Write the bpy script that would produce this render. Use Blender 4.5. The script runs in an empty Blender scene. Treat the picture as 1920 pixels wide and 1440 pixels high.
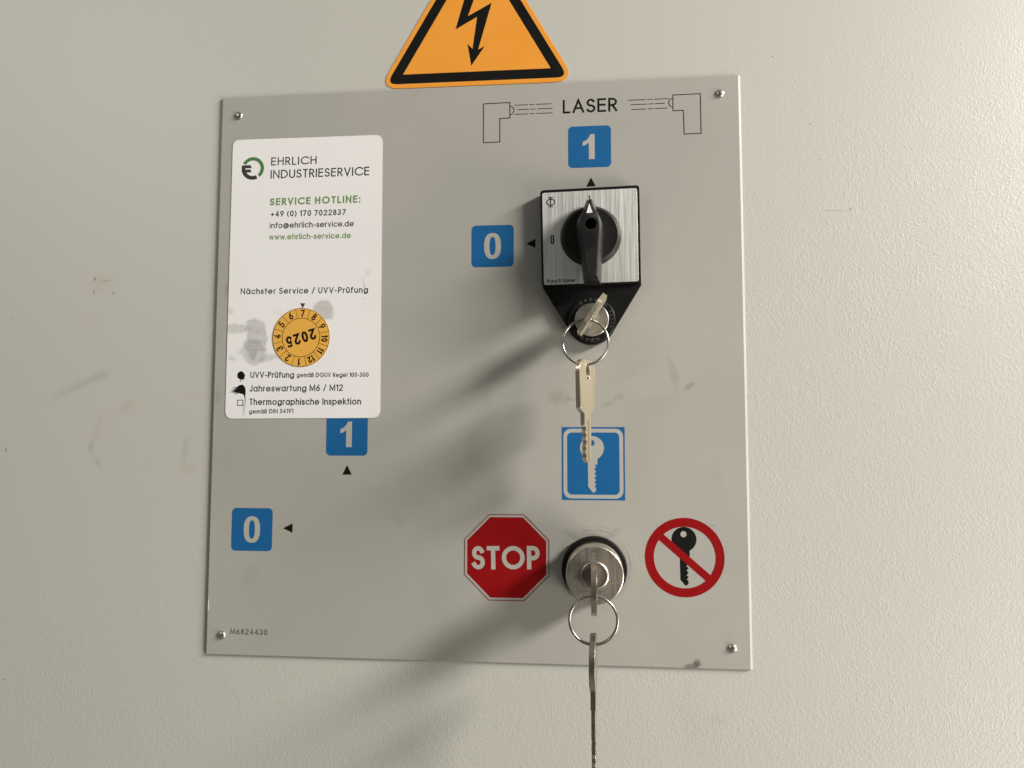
import bpy, bmesh, math, random
from mathutils import Vector, Matrix
from mathutils.geometry import tessellate_polygon
random.seed(7)
SC = bpy.context.scene
COL = SC.collection
PI = math.pi
H0 = 1.3                                   # height of the panel centre above the floor, metres

# ------------------------------------------------------------------ camera
# panel frame in millimetres: x right, y up, z out of the wall; origin = centre of the panel
FPX = 1450.0
CP = Vector((57.9212, -37.0859, 377.3862))
MR = ((0.99524, 0.001265, -0.097445), (-0.00599, -0.997231, -0.074123), (-0.097269, 0.074354, -0.992477))
def W(p):                                   # panel millimetres -> world metres
    return Vector((p[0] * .001, -p[2] * .001, p[1] * .001 + H0))
def WD(d):
    return Vector((d[0], -d[2], d[1]))
cam_d = bpy.data.cameras.new('camera')
cam = bpy.data.objects.new('camera', cam_d); COL.objects.link(cam)
cx, cy, cz = WD(MR[0]), -WD(MR[1]), -WD(MR[2])
m = Matrix((cx, cy, cz)).transposed().to_4x4(); m.translation = W(CP)
cam.matrix_world = m
cam_d.sensor_width = 36; cam_d.lens = 36 * FPX / 1920
cam_d.clip_start = .005; cam_d.clip_end = 50
SC.camera = cam
SC.view_settings.view_transform = 'Standard'; SC.view_settings.look = 'None'
SC.view_settings.exposure = 0; SC.view_settings.gamma = 1

# ------------------------------------------------------------------ light
wd = bpy.data.worlds.new('World'); SC.world = wd; wd.use_nodes = True
nt = wd.node_tree; bg = nt.nodes['Background']
tc = nt.nodes.new('ShaderNodeTexCoord'); sp = nt.nodes.new('ShaderNodeSeparateXYZ'); rp = nt.nodes.new('ShaderNodeValToRGB')
mp = nt.nodes.new('ShaderNodeMapRange'); mp.inputs['From Min'].default_value = -1; mp.inputs['From Max'].default_value = 1
nt.links.new(tc.outputs['Generated'], sp.inputs[0]); nt.links.new(sp.outputs['Z'], mp.inputs['Value'])
nt.links.new(mp.outputs[0], rp.inputs[0])
# the room behind the photographer is darker than its sides
fr_ = nt.nodes.new('ShaderNodeMapRange'); fr_.interpolation_type = 'SMOOTHSTEP'
for k_, q_ in zip(('From Min', 'From Max', 'To Min', 'To Max'), (.55, .97, 1.25, .30)): fr_.inputs[k_].default_value = q_
ng = nt.nodes.new('ShaderNodeMath'); ng.operation = 'MULTIPLY'; ng.inputs[1].default_value = -1
nt.links.new(sp.outputs['Y'], ng.inputs[0]); nt.links.new(ng.outputs[0], fr_.inputs['Value'])
mu = nt.nodes.new('ShaderNodeVectorMath'); mu.operation = 'SCALE'
# and darker on the side away from the lamp
sd = nt.nodes.new('ShaderNodeMapRange'); sd.interpolation_type = 'SMOOTHSTEP'
for k_, q_ in zip(('From Min', 'From Max', 'To Min', 'To Max'), (-.9, .6, .5, 1.3)): sd.inputs[k_].default_value = q_
m2 = nt.nodes.new('ShaderNodeMath'); m2.operation = 'MULTIPLY'
nt.links.new(sp.outputs['X'], sd.inputs['Value']); nt.links.new(sd.outputs[0], m2.inputs[0]); nt.links.new(fr_.outputs[0], m2.inputs[1])
nt.links.new(rp.outputs[0], mu.inputs[0]); nt.links.new(m2.outputs[0], mu.inputs['Scale']); nt.links.new(mu.outputs[0], bg.inputs[0])
el = rp.color_ramp.elements
el[0].position = .25; el[0].color = (.360, .355, .325, 1)
el[1].position = .85; el[1].color = (.380, .376, .348, 1)
bg.inputs[1].default_value = .545

def area(name, pos, target, size, watts, color, size_y=None):
    d = bpy.data.lights.new(name, 'AREA'); d.energy = watts; d.color = color
    d.shape = 'RECTANGLE' if size_y else 'DISK'; d.size = size
    if size_y: d.size_y = size_y
    o = bpy.data.objects.new(name, d); COL.objects.link(o)
    o.location = W(pos)
    za = (W(pos) - W(target)).normalized(); ya = (Vector((0, -1, 0)) - za * za.dot(Vector((0, -1, 0)))).normalized()
    o.rotation_euler = Matrix((ya.cross(za), ya, za)).transposed().to_euler()
    return o
AZ, EL, DIST = math.radians(27.4), math.radians(20.5), 2350.0
LDIR = Vector((math.cos(EL) * math.cos(AZ), math.cos(EL) * math.sin(AZ), math.sin(EL)))
area('lamp', Vector((40, 20, 0)) + LDIR * DIST, (40, 20, 0), .32, 110, (1, .962, .885), .92)
area('lamp', (-900, 650, 1000), (0, 0, 0), .35, 2.1, (1, .98, .92))
area('lamp', (1150, -640, 470), (240, -140, 0), .6, 16, (1, .958, .87), .6)  # added unseen fill light that brightens the lower right of the wall

def U(px, py, z=0.0):                       # a point of the photograph on the plane z mm in front of the wall
    d = ((px - 960) / FPX, (py - 720) / FPX, 1.0)
    w = Vector(tuple(sum(MR[k][j] * d[k] for k in range(3)) for j in range(3)))
    return CP + w * ((z - CP.z) / w.z)

# ------------------------------------------------------------------ materials
def srgb(r, g, b):
    f = lambda c: (c / 255 / 12.92) if c <= 10 else ((c / 255 + .055) / 1.055) ** 2.4
    return (f(r), f(g), f(b), 1)
class NT:
    """a few short cuts for building node trees"""
    def __init__(s, name):
        s.m = bpy.data.materials.new(name); s.m.use_nodes = True
        s.t = s.m.node_tree; s.b = s.t.nodes['Principled BSDF']
        s.co = s.n('ShaderNodeTexCoord').outputs['Object']
    def n(s, kind, **kw):
        x = s.t.nodes.new(kind)
        for k, v in kw.items(): setattr(x, k, v)
        return x
    def put(s, sock, v):
        if hasattr(v, 'links'): s.t.links.new(v, sock)
        else: sock.default_value = v
    def math(s, op, a, b=0.0, c=0.0, clamp=False):
        x = s.n('ShaderNodeMath', operation=op, use_clamp=clamp)
        for i, v in enumerate((a, b, c)): s.put(x.inputs[i], v)
        return x.outputs[0]
    def noise(s, scale, detail=2, rough=.5, vec=None, dist=0.0):
        x = s.n('ShaderNodeTexNoise'); s.put(x.inputs['Vector'], vec or s.co)
        x.inputs['Scale'].default_value = scale; x.inputs['Detail'].default_value = detail
        x.inputs['Roughness'].default_value = rough; x.inputs['Distortion'].default_value = dist
        return x.outputs['Fac']
    def rng(s, v, a, b, c=0.0, d=1.0, smooth=False):
        x = s.n('ShaderNodeMapRange'); x.interpolation_type = 'SMOOTHSTEP' if smooth else 'LINEAR'
        s.put(x.inputs['Value'], v)
        for k, q in zip(('From Min', 'From Max', 'To Min', 'To Max'), (a, b, c, d)): s.put(x.inputs[k], q)
        return x.outputs['Result']
    def mix(s, fac, a, b, mode='MIX'):
        x = s.n('ShaderNodeMix', data_type='RGBA', blend_type=mode)
        s.put(x.inputs[0], fac); s.put(x.inputs[6], a); s.put(x.inputs[7], b)
        return x.outputs[2]
    def mapping(s, scale=(1, 1, 1), rot=(0, 0, 0), loc=(0, 0, 0), vec=None):
        x = s.n('ShaderNodeMapping'); s.put(x.inputs['Vector'], vec or s.co)
        x.inputs['Scale'].default_value = scale; x.inputs['Rotation'].default_value = rot; x.inputs['Location'].default_value = loc
        return x.outputs[0]
    def blob(s, c, rx, ry, ang=0.0, wob=.6, nscale=120, soft=.6, origin=(0, 0)):
        """mask of one dirt mark at panel mm c, half axes rx ry mm, its outline broken up by noise"""
        x = s.n('ShaderNodeVectorMath', operation='SUBTRACT'); s.put(x.inputs[0], s.co)
        x.inputs[1].default_value = ((c[0] - origin[0]) * .001, 0, (c[1] - origin[1]) * .001)
        r = s.n('ShaderNodeVectorRotate', rotation_type='Y_AXIS'); s.put(r.inputs['Vector'], x.outputs[0]); r.inputs['Angle'].default_value = ang
        k = s.mapping((1000 / rx, 0, 1000 / ry), vec=r.outputs[0])
        l = s.n('ShaderNodeVectorMath', operation='LENGTH'); s.put(l.inputs[0], k)
        d = s.math('ADD', l.outputs['Value'], s.math('MULTIPLY', s.math('SUBTRACT', s.noise(nscale, 3), .5), wob * 2))
        return s.rng(d, 1.0, 1.0 - soft, 0, 1, True)
    def ring(s, c, r, w, nscale=150):
        """mask of a thin circle broken up by noise"""
        x = s.n('ShaderNodeVectorMath', operation='SUBTRACT'); s.put(x.inputs[0], s.co); x.inputs[1].default_value = (c[0] * .001, 0, c[1] * .001)
        k = s.mapping((1000, 0, 1000), vec=x.outputs[0])
        l = s.n('ShaderNodeVectorMath', operation='LENGTH'); s.put(l.inputs[0], k)
        d = s.math('DIVIDE', s.math('ABSOLUTE', s.math('SUBTRACT', l.outputs['Value'], r)), w)
        return s.math('MULTIPLY', s.rng(d, 1, .2, 0, 1, True), s.rng(s.noise(nscale, 2), .4, .6, 0, 1, True))
    def bump(s, h, strength=.3, dist=.001):
        x = s.n('ShaderNodeBump'); s.put(x.inputs['Height'], h); s.put(x.inputs['Strength'], strength)
        x.inputs['Distance'].default_value = dist
        s.put(s.b.inputs['Normal'], x.outputs[0])
    def fin(s, color=None, rough=.5, metal=0.0, spec=.5):
        if color is not None: s.put(s.b.inputs['Base Color'], color)
        s.put(s.b.inputs['Roughness'], rough); s.put(s.b.inputs['Metallic'], metal)
        s.put(s.b.inputs['Specular IOR Level'], spec)
        return s.m
def plain(name, c, rough=.5, metal=0.0, spec=.5, var=.06, nscale=150, bump=0.0):
    s = NT(name); f = s.noise(nscale, 3)
    lo = tuple(x * (1 - var) for x in c[:3]) + (1,); hi = tuple(min(1, x * (1 + var)) for x in c[:3]) + (1,)
    if bump: s.bump(s.noise(nscale * 12, 2), bump, .0003)
    return s.fin(s.mix(f, lo, hi), s.rng(f, .3, .7, rough * .88, min(1, rough * 1.12)), metal, spec)

WALL_C = (.434, .425, .386, 1)
PLATE_C = (.322, .311, .281, 1)
def wall_material():
    s = NT('textured_wall_paint')
    P = lambda x, y: U(x, y, 0)[:2]
    c = s.mix(s.noise(6, 2), tuple(x * .985 for x in WALL_C[:3]) + (1,), tuple(x * 1.015 for x in WALL_C[:3]) + (1,))
    grey, red = (.20, .19, .15, 1), (.36, .26, .20, 1)
    for mk, col, a in ((s.blob(P(150, 722), 25, 3.8, .42, .5, 60, .95), grey, .20),
                       (s.blob(P(190, 704), 11, 4.2, .42, .5, 60, .95), grey, .20),
                       (s.blob(P(184, 800), 3.4, 13, -.34, .6, 80, .95), red, .22),
                       (s.blob(P(171, 838), 2.6, 7, .1, .6, 80, .95), grey, .26),
                       (s.blob(P(184, 868), 2.4, 7, .55, .6, 80, .95), grey, .26),
                       (s.blob(P(240, 761), 8, 4.5, .5, .7, 80, .95), red, .24),
                       (s.blob(P(347, 838), 2.6, 12, -.18, .6, 80, .95), grey, .18),
                       (s.blob(P(352, 880), 6, 4, .3, .7, 80, .95), red, .14),
                       (s.blob(P(175, 600), 6, 5, .3, .7, 90, .95), red, .10),
                       (s.blob(P(360, 745), 12, 1.4, -.1, .6, 90, .9), red, .16),
                       (s.blob(P(190, 530), 11, 9, 0, .7, 110, .9), red, .13),
                       (s.blob(P(276, 870), 3, 4, 0, .7, 110, .9), grey, .10),
                       (s.blob(P(225, 1340), 5, 3.5, 0, .7, 110, .9), grey, .10),
                       (s.blob(P(1345, 1350), 6, 4, 0, .7, 110, .9), grey, .12),
                       (s.blob(P(1568, 395), 10, .35, -.06, .5, 400, .7), grey, .55),
                       (s.blob(P(1594, 392), .9, .6, 0, .5, 500, .7), (.05, .045, .03, 1), .7),
                       (s.blob(P(178, 523), .7, 1.4, 0, .6, 500, .7), (.14, .09, .06, 1), .8),
                       (s.blob(P(197, 527), 6, .4, .12, .6, 400, .7), (.20, .13, .10, 1), .5),
                       (s.blob(P(176, 548), .6, 2.2, .3, .6, 500, .7), (.16, .10, .07, 1), .6),
                       (s.blob(P(213, 549), .8, .8, 0, .5, 500, .7), (.14, .10, .07, 1), .6),
                       (s.blob(P(11, 843), .8, 1.2, .4, .5, 500, .7), (.10, .09, .08, 1), .7),
                       (s.blob(P(21, 598), .6, .6, 0, .5, 500, .7), (.10, .09, .08, 1), .6),
                       (s.blob(P(1519, 232), .7, .6, 0, .5, 500, .7), (.10, .09, .08, 1), .6),
                       (s.blob(P(1536, 299), .9, .4, 0, .5, 500, .7), (.10, .09, .08, 1), .5),
                       (s.blob(P(1448, 106), .6, .6, 0, .5, 500, .7), (.10, .09, .08, 1), .5),
                       (s.blob(P(7, 1274), .6, .6, 0, .5, 500, .7), (.10, .09, .08, 1), .6)):
        c = s.mix(s.math('MULTIPLY', mk, a), c, col)
    v = s.mapping((1.25, 1, .95), (0, math.radians(-32), 0))
    warp = s.n('ShaderNodeVectorMath', operation='MULTIPLY_ADD')
    nz = s.n('ShaderNodeTexNoise'); nz.inputs['Scale'].default_value = 35; s.put(nz.inputs['Vector'], s.co)
    s.put(warp.inputs[0], nz.outputs['Color']); warp.inputs[1].default_value = (.012, .012, .012); s.put(warp.inputs[2], v)
    fine = s.noise(740, 2.5, .55, warp.outputs[0], .8)
    fine = s.math('MULTIPLY', s.rng(fine, .42, .68, 0, 1, True), s.rng(s.noise(45, 3, .6), .34, .62, .62, 1.2, True))
    peel = s.noise(300, 2, .5, None, .8)
    h = s.math('ADD', s.math('MULTIPLY', fine, .7), s.math('MULTIPLY', peel, .5))
    sx = s.n('ShaderNodeSeparateXYZ'); s.put(sx.inputs[0], s.co)
    # bump is stronger towards the lower right of the sheet, weaker towards the upper left
    pos = s.math('SUBTRACT', s.math('MULTIPLY', sx.outputs['X'], .8), sx.outputs['Z'])
    pos = s.math('ADD', pos, s.math('MULTIPLY', s.math('SUBTRACT', s.noise(9, 2), .5), .5))
    s.bump(h, s.rng(pos, -.22, .24, .05, .18, True), .00040)
    return s.fin(c, .46, 0, 1.0)
def plate_material(origin):
    s = NT('grey_panel_paint')
    P = lambda x, y: U(x, y, 1.2)[:2]
    c = s.mix(s.rng(s.noise(16, 4, .55, None, .6), .28, .72), tuple(x * .955 for x in PLATE_C[:3]) + (1,), tuple(x * 1.04 for x in PLATE_C[:3]) + (1,))
    yel, grey = (.20, .175, .11, 1), (.13, .125, .10, 1)
    for mk, col, a in ((s.blob(P(1045, 745), 6.5, 5.5, .2, .8, 150, .7), yel, .34), (s.blob(P(1067, 748), 3.5, 1.6, -.5, .6, 200, .7), yel, .42), (s.blob(P(1160, 745), 4, 2.2, .3, .7, 180, .8), yel, .28), (s.blob(P(1140, 757), 5, 1.4, .2, .7, 180, .8), yel, .3),
                       (s.blob(P(1262, 700), 2.6, 13, .25, .6, 120, .8), yel, .27), (s.blob(P(1293, 724), 4.2, 1.7, .6, .6, 180, .7), yel, .48),
                       (s.blob(P(1240, 760), 14, 7, .2, .9, 120, .9), yel, .10),
                       (s.blob(P(1298, 1249), 5.5, 2.0, .25, .5, 200, .7), (.06, .055, .045, 1), .6), (s.blob(P(1306, 1243), 2.4, 2.6, 0, .5, 200, .8), (.06, .055, .045, 1), .6), (s.blob(P(745, 975), 3.5, 5, .3, .7, 150, .9), grey, .13), (s.blob(P(860, 910), 12, 9, .3, .8, 90, .9), grey, .10), (s.blob(P(1365, 1190), 6, 9, .2, .8, 120, .9), yel, .12), (s.blob(P(1150, 1000), 8, 3, .5, .6, 150, .9), grey, .22), (s.blob(P(1075, 1005), 6, 2.4, -.5, .6, 150, .9), grey, .2), (s.blob(P(1345, 900), 5, 14, .1, .8, 110, .9), yel, .10),
                       (s.blob(P(425, 545), 1.8, 5, 0, .6, 200, .8), grey, .40),
                       (s.blob(P(470, 1080), 6, 9, 0, .9, 120, .9), grey, .12),
                       (s.blob(P(408, 740), 2.5, 9, 0, .7, 200, .9), grey, .2),
                       (s.blob(P(1337, 985), 1.6, .5, .2, .5, 500, .7), grey, .5),
                       (s.blob(P(1180, 700), 12, 5, .6, .9, 120, .9), yel, .08), (s.blob(P(1160, 1180), 9, .16, .5, .35, 300, .7), (.5, .48, .43, 1), .30),
                       (s.blob(P(1075, 1195), 6, .14, -.7, .35, 300, .7), (.5, .48, .43, 1), .30),
                       (s.blob(P(1030, 900), 7, .14, 1.1, .35, 300, .7), grey, .28),
                       (s.blob(P(1200, 880), 5, .13, .25, .35, 300, .7), grey, .25),
                       (s.blob(P(760, 1130), 9, .13, .1, .35, 300, .7), grey, .16),
                       (s.blob(P(1250, 420), 7, .13, 1.3, .35, 300, .7), (.5, .48, .43, 1), .2),
                       (s.ring(P(1114, 1062), 17.2, .45), (.12, .115, .10, 1), .5), (s.ring(P(1116, 1060), 18.4, .35), (.12, .115, .10, 1), .3)):  # two thin dark circles around the round lock
        c = s.mix(s.math('MULTIPLY', mk, a), c, col)
    s.bump(s.noise(700, 2), .02, .0003)
    return s.fin(c, s.rng(s.noise(14, 3), .3, .7, .50, .60), 0, .35)
def paper_material():
    s = NT('white_sticker_vinyl')
    P = lambda x, y: (U(x, y, 1.4) - U(568, 520, 1.42))[:2]
    c = s.mix(s.noise(12, 2), (.685, .668, .664, 1), (.72, .703, .699, 1))
    g = (.235, .222, .20, 1)
    streak = s.noise(90, 3, .6, s.mapping((.35, 1, 1.6), (0, math.radians(-25), 0)), .8)
    st = s.rng(streak, .30, .62, .74, 1, True)
    for mk, a in ((s.blob(P(484, 636), 7.5, 11.0, .5, 1.35, 95, .35), .52),
                  (s.blob(P(472, 658), 11, 5.5, .1, 1.4, 105, .4), .42),
                  (s.blob(P(448, 617), 10, 3.2, -.15, 1.3, 130, .6), .40),
                  (s.blob(P(505, 672), 8, 2.6, .2, .7, 120, .8), .35),
                  (s.blob(P(609, 583), 6.8, 5.0, -.5, .75, 100, .35), .52),
                  (s.blob(P(518, 583), 4, 3, 0, .7, 120, .9), .12),
                  (s.blob(P(432, 584), 2.2, 2.6, .5, .6, 120, .8), .3),
                  (s.blob(P(683, 533), 1.3, 5, .25, .8, 200, .9), .35),
                  (s.blob(P(681, 560), .7, .7, 0, .5, 300, .8), .4),
                  (s.blob(P(458, 762), 1.0, 9, -.1, .5, 200, .9), .5),
                  (s.blob(P(511, 745), .35, .35, 0, .3, 300, .7), .7),
                  (s.blob(P(690, 512), 2.2, 2.2, 0, .7, 200, .9), .2)):
        c = s.mix(s.math('MULTIPLY', s.math('MULTIPLY', mk, st), a), c, g)
    return s.fin(c, .38, 0, .45)
def brushed(name, c, rough, ang=0.0, along='Z', bumpy=.12):
    s = NT(name)
    v = s.mapping((1, 1, .02) if along == 'Z' else (.02, 1, 1), (0, ang, 0))
    f = s.noise(1500, 3, .6, v); f2 = s.noise(260, 2, .5, v)
    k = s.math('ADD', s.math('MULTIPLY', f, .75), s.math('MULTIPLY', f2, .25))
    col = s.mix(k, tuple(x * .93 for x in c) + (1,), tuple(min(1, x * 1.06) for x in c) + (1,))
    s.bump(k, bumpy, .0002)
    s.put(s.b.inputs['Anisotropic'], .5)
    return s.fin(col, s.rng(k, .3, .7, rough * .8, rough * 1.2), 1.0)

M_WALL = wall_material()
M_PLATE = plate_material((0, 0))
M_PAPER = paper_material()
M_KNOCK = plain('panel_grey_print', (.352, .338, .306, 1), .5, var=.02, spec=.35)
M_BLUE = plain('blue_print', (.010, .095, .250, 1), .42, var=.05, spec=.22)
M_RED = plain('red_print', (.22, .004, .005, 1), .42, var=.06, spec=.14)
M_INKBLK = plain('black_print', (.006, .006, .0055, 1), .5, var=.1, spec=.12)
M_LINE = plain('thin_black_print', (.018, .0175, .016, 1), .5, var=.1, spec=.22)
M_TEXT = plain('dark_grey_print', (.042, .038, .037, 1), .5, var=.1, spec=.22)
M_FADED = plain('faded_grey_print', (.085, .083, .068, 1), .5, var=.25, nscale=400)
M_GREEN = plain('green_print', (.050, .155, .035, 1), .45, var=.06)
M_LGREEN = plain('light_green_print', (.135, .235, .075, 1), .45, var=.06)
M_ORANGE = plain('orange_vinyl', (.70, .275, .030, 1), .42, var=.03, nscale=60)
M_YELLOW = plain('yellow_badge_foil', (.66, .345, .055, 1), .40, var=.08, nscale=90)
M_BLACKP = plain('black_plastic', (.007, .0068, .0065, 1), .38, var=.15, bump=.06, spec=.22)
M_HANDLE = plain('dark_grey_plastic', (.0145, .014, .0135, 1), .42, var=.12, bump=.08, spec=.22)
M_DISC = plain('knob_base_plastic', (.016, .0145, .013, 1), .5, var=.15, bump=.06, spec=.22)
M_VOID = plain('dark_recess', (.004, .004, .004, 1), .7)
M_WHITE = plain('white_marking', (.62, .61, .59, 1), .45, var=.04)
M_ALU = brushed('brushed_aluminium', (.69, .68, .655), .44, bumpy=.02)
M_STEEL = plain('polished_rivet_steel', (.55, .53, .49, 1), .33, 1.0, var=.08)
M_NICKEL = brushed('nickel_plated_brass', (.71, .63, .49), .34, bumpy=.10)
M_WORNKEY = plain('worn_key_metal', (.45, .39, .32, 1), .32, 1.0, var=.10, nscale=260)
M_BEZEL = brushed('satin_steel_bezel', (.58, .53, .455), .36, bumpy=.08)
M_RING = plain('spring_steel_wire', (.38, .36, .325, 1), .30, 1.0, var=.12, nscale=500)
M_BARREL = plain('lock_core_metal', (.48, .455, .43, 1), .36, 1.0, var=.1)
M_SLOT = plain('dark_core_metal', (.34, .29, .25, 1), .45, 1.0, var=.1)

# ------------------------------------------------------------------ object helpers
def tag(o, label=None, cat=None, group=None, kind=None):
    for k, v in (('label', label), ('category', cat), ('group', group), ('kind', kind)):
        if v: o[k] = v
    return o
ORG = {}
def empty(name, p, label, cat, group=None):
    o = bpy.data.objects.new(name, None); COL.objects.link(o)
    o.empty_display_size = .01
    o.location = W(p); ORG[o.name] = W(p)
    return tag(o, label, cat, group)
def base_of(parent):
    r = Vector((0, 0, 0))
    while parent is not None:
        r = r + parent.location; parent = parent.parent
    return r
class MB:
    """collects faces given in panel millimetres; build() links them as one mesh object"""
    def __init__(s): s.v = []; s.f = []
    def add(s, vs, fs):
        k = len(s.v); s.v += [Vector(p) for p in vs]; s.f += [tuple(i + k for i in f) for f in fs]
    def flat(s, polys, z, lift=None):
        """filled outline (first polygon) with holes (the rest), facing out of the wall"""
        polys = [[Vector((p[0], p[1], 0)) for p in q] for q in polys]
        tris = tessellate_polygon(polys); pts = [p for q in polys for p in q]
        fs = []
        for a, b, c in tris:
            n = (pts[b] - pts[a]).cross(pts[c] - pts[a]).z
            if abs(n) < 1e-12: continue
            fs.append((a, b, c) if n > 0 else (a, c, b))
        s.add([(p.x, p.y, z if lift is None else lift(p.x, p.y)) for p in pts], fs)
    def solid(s, polys, z0, z1, X=None):
        """the same outline with thickness; X maps (x, y, z) to panel millimetres"""
        X = X or (lambda p: p)
        polys = [[Vector((p[0], p[1], 0)) for p in q] for q in polys]
        for i, q in enumerate(polys):
            ar = sum(q[k].x * q[(k + 1) % len(q)].y - q[(k + 1) % len(q)].x * q[k].y for k in range(len(q)))
            if (ar > 0) != (i == 0): q.reverse()
        tris = tessellate_polygon(polys); pts = [p for q in polys for p in q]; N = len(pts)
        fs = []
        for a, b, c in tris:
            n = (pts[b] - pts[a]).cross(pts[c] - pts[a]).z
            if abs(n) < 1e-12: continue
            if n < 0: b, c = c, b
            fs.append((a + N, b + N, c + N)); fs.append((a, c, b))
        k = 0
        for q in polys:
            L = len(q)
            for i in range(L):
                j = (i + 1) % L
                fs.append((k + i, k + j, k + j + N, k + i + N))
            k += L
        s.add([X(Vector((p.x, p.y, z0))) for p in pts] + [X(Vector((p.x, p.y, z1))) for p in pts], fs)
    def lathe(s, c, prof, n=72, X=None, closed_end=True):
        """profile of (radius, z) round the axis through c"""
        X = X or (lambda p: p); vs = []; fs = []
        for r, z in prof:
            for i in range(n):
                a = 2 * PI * i / n
                vs.append(X(Vector((c[0] + r * math.cos(a), c[1] + r * math.sin(a), z))))
        for k in range(len(prof) - 1):
            for i in range(n):
                j = (i + 1) % n
                fs.append((k * n + i, k * n + j, (k + 1) * n + j, (k + 1) * n + i))
        if closed_end: fs.append(tuple((len(prof) - 1) * n + i for i in range(n)))
        s.add(vs, fs)
    def tube(s, path, r, n=10):
        vs = []; fs = []; K = len(path)
        up = Vector((.13, .2, 1)).normalized()
        for i, p in enumerate(path):
            t = (path[min(i + 1, K - 1)] - path[max(i - 1, 0)]).normalized()
            a = t.cross(up).normalized(); b = a.cross(t).normalized()
            rr = r(i / (K - 1)) if callable(r) else r
            for k in range(n):
                w = 2 * PI * k / n
                vs.append(p + a * rr * math.cos(w) + b * rr * math.sin(w))
        for i in range(K - 1):
            for k in range(n):
                q = (k + 1) % n
                fs.append((i * n + k, i * n + q, (i + 1) * n + q, (i + 1) * n + k))
        fs.append(tuple(range(n - 1, -1, -1))); fs.append(tuple((K - 1) * n + k for k in range(n)))
        s.add(vs, fs)
    def build(s, name, mat, parent=None, smooth=None, bevel=0.0, label=None, origin=None):
        me = bpy.data.meshes.new(name)
        b = base_of(parent) if parent is not None else W(origin or (0, 0, 0))
        me.from_pydata([W(p) - b for p in s.v], [], s.f); me.update()
        bm = bmesh.new(); bm.from_mesh(me); bmesh.ops.remove_doubles(bm, verts=bm.verts, dist=1e-7)
        if bevel or smooth: bmesh.ops.recalc_face_normals(bm, faces=bm.faces)
        bm.to_mesh(me); bm.free()
        me.materials.append(mat)
        o = bpy.data.objects.new(name, me); COL.objects.link(o)
        if parent is not None: o.parent = parent
        else: o.location = b
        if smooth:
            for p in me.polygons: p.use_smooth = True
            me.set_sharp_from_angle(angle=math.radians(smooth))
        if bevel:
            md = o.modifiers.new('bevel', 'BEVEL'); md.width = bevel * .001; md.segments = 2; md.limit_method = 'ANGLE'; md.angle_limit = math.radians(40)
        if label: o['label'] = label
        return o

def arc(cx, cy, rx, ry, a0, a1, n=None):
    n = n or max(4, int(abs(a1 - a0) / 9))
    return [(cx + rx * math.cos(math.radians(a0 + (a1 - a0) * i / n)), cy + ry * math.sin(math.radians(a0 + (a1 - a0) * i / n))) for i in range(n + 1)]
def circle(c, r, n=64, ry=None):
    return arc(c[0], c[1], r, ry or r, 0, 360, n)[:-1]
def rrect(x0, y0, x1, y1, r, n=6):
    return (arc(x1 - r, y1 - r, r, r, 0, 90, n) + arc(x0 + r, y1 - r, r, r, 90, 180, n)
            + arc(x0 + r, y0 + r, r, r, 180, 270, n) + arc(x1 - r, y0 + r, r, r, 270, 360, n))
def rounded(poly, rad, n=6):
    """rounds the corners of a polygon"""
    out = []; K = len(poly)
    for i in range(K):
        p = Vector(poly[i]).to_2d(); a = (Vector(poly[i - 1]).to_2d() - p); b = (Vector(poly[(i + 1) % K]).to_2d() - p)
        r = rad[i] if isinstance(rad, (list, tuple)) else rad
        ang = a.angle(b); d = min(r / math.tan(ang / 2), a.length * .48, b.length * .48)
        p0 = p + a.normalized() * d; p1 = p + b.normalized() * d
        for k in range(n + 1):
            t = k / n
            q = p0 * (1 - t) ** 2 + p * 2 * t * (1 - t) + p1 * t * t
            out.append((q.x, q.y))
    return out
def quad_map(c00, c10, c01, c11):           # bilinear map of the unit square (u right, v down)
    return lambda u, v: ((c00 * (1 - u) + c10 * u) * (1 - v) + (c01 * (1 - u) + c11 * u) * v)

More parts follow.
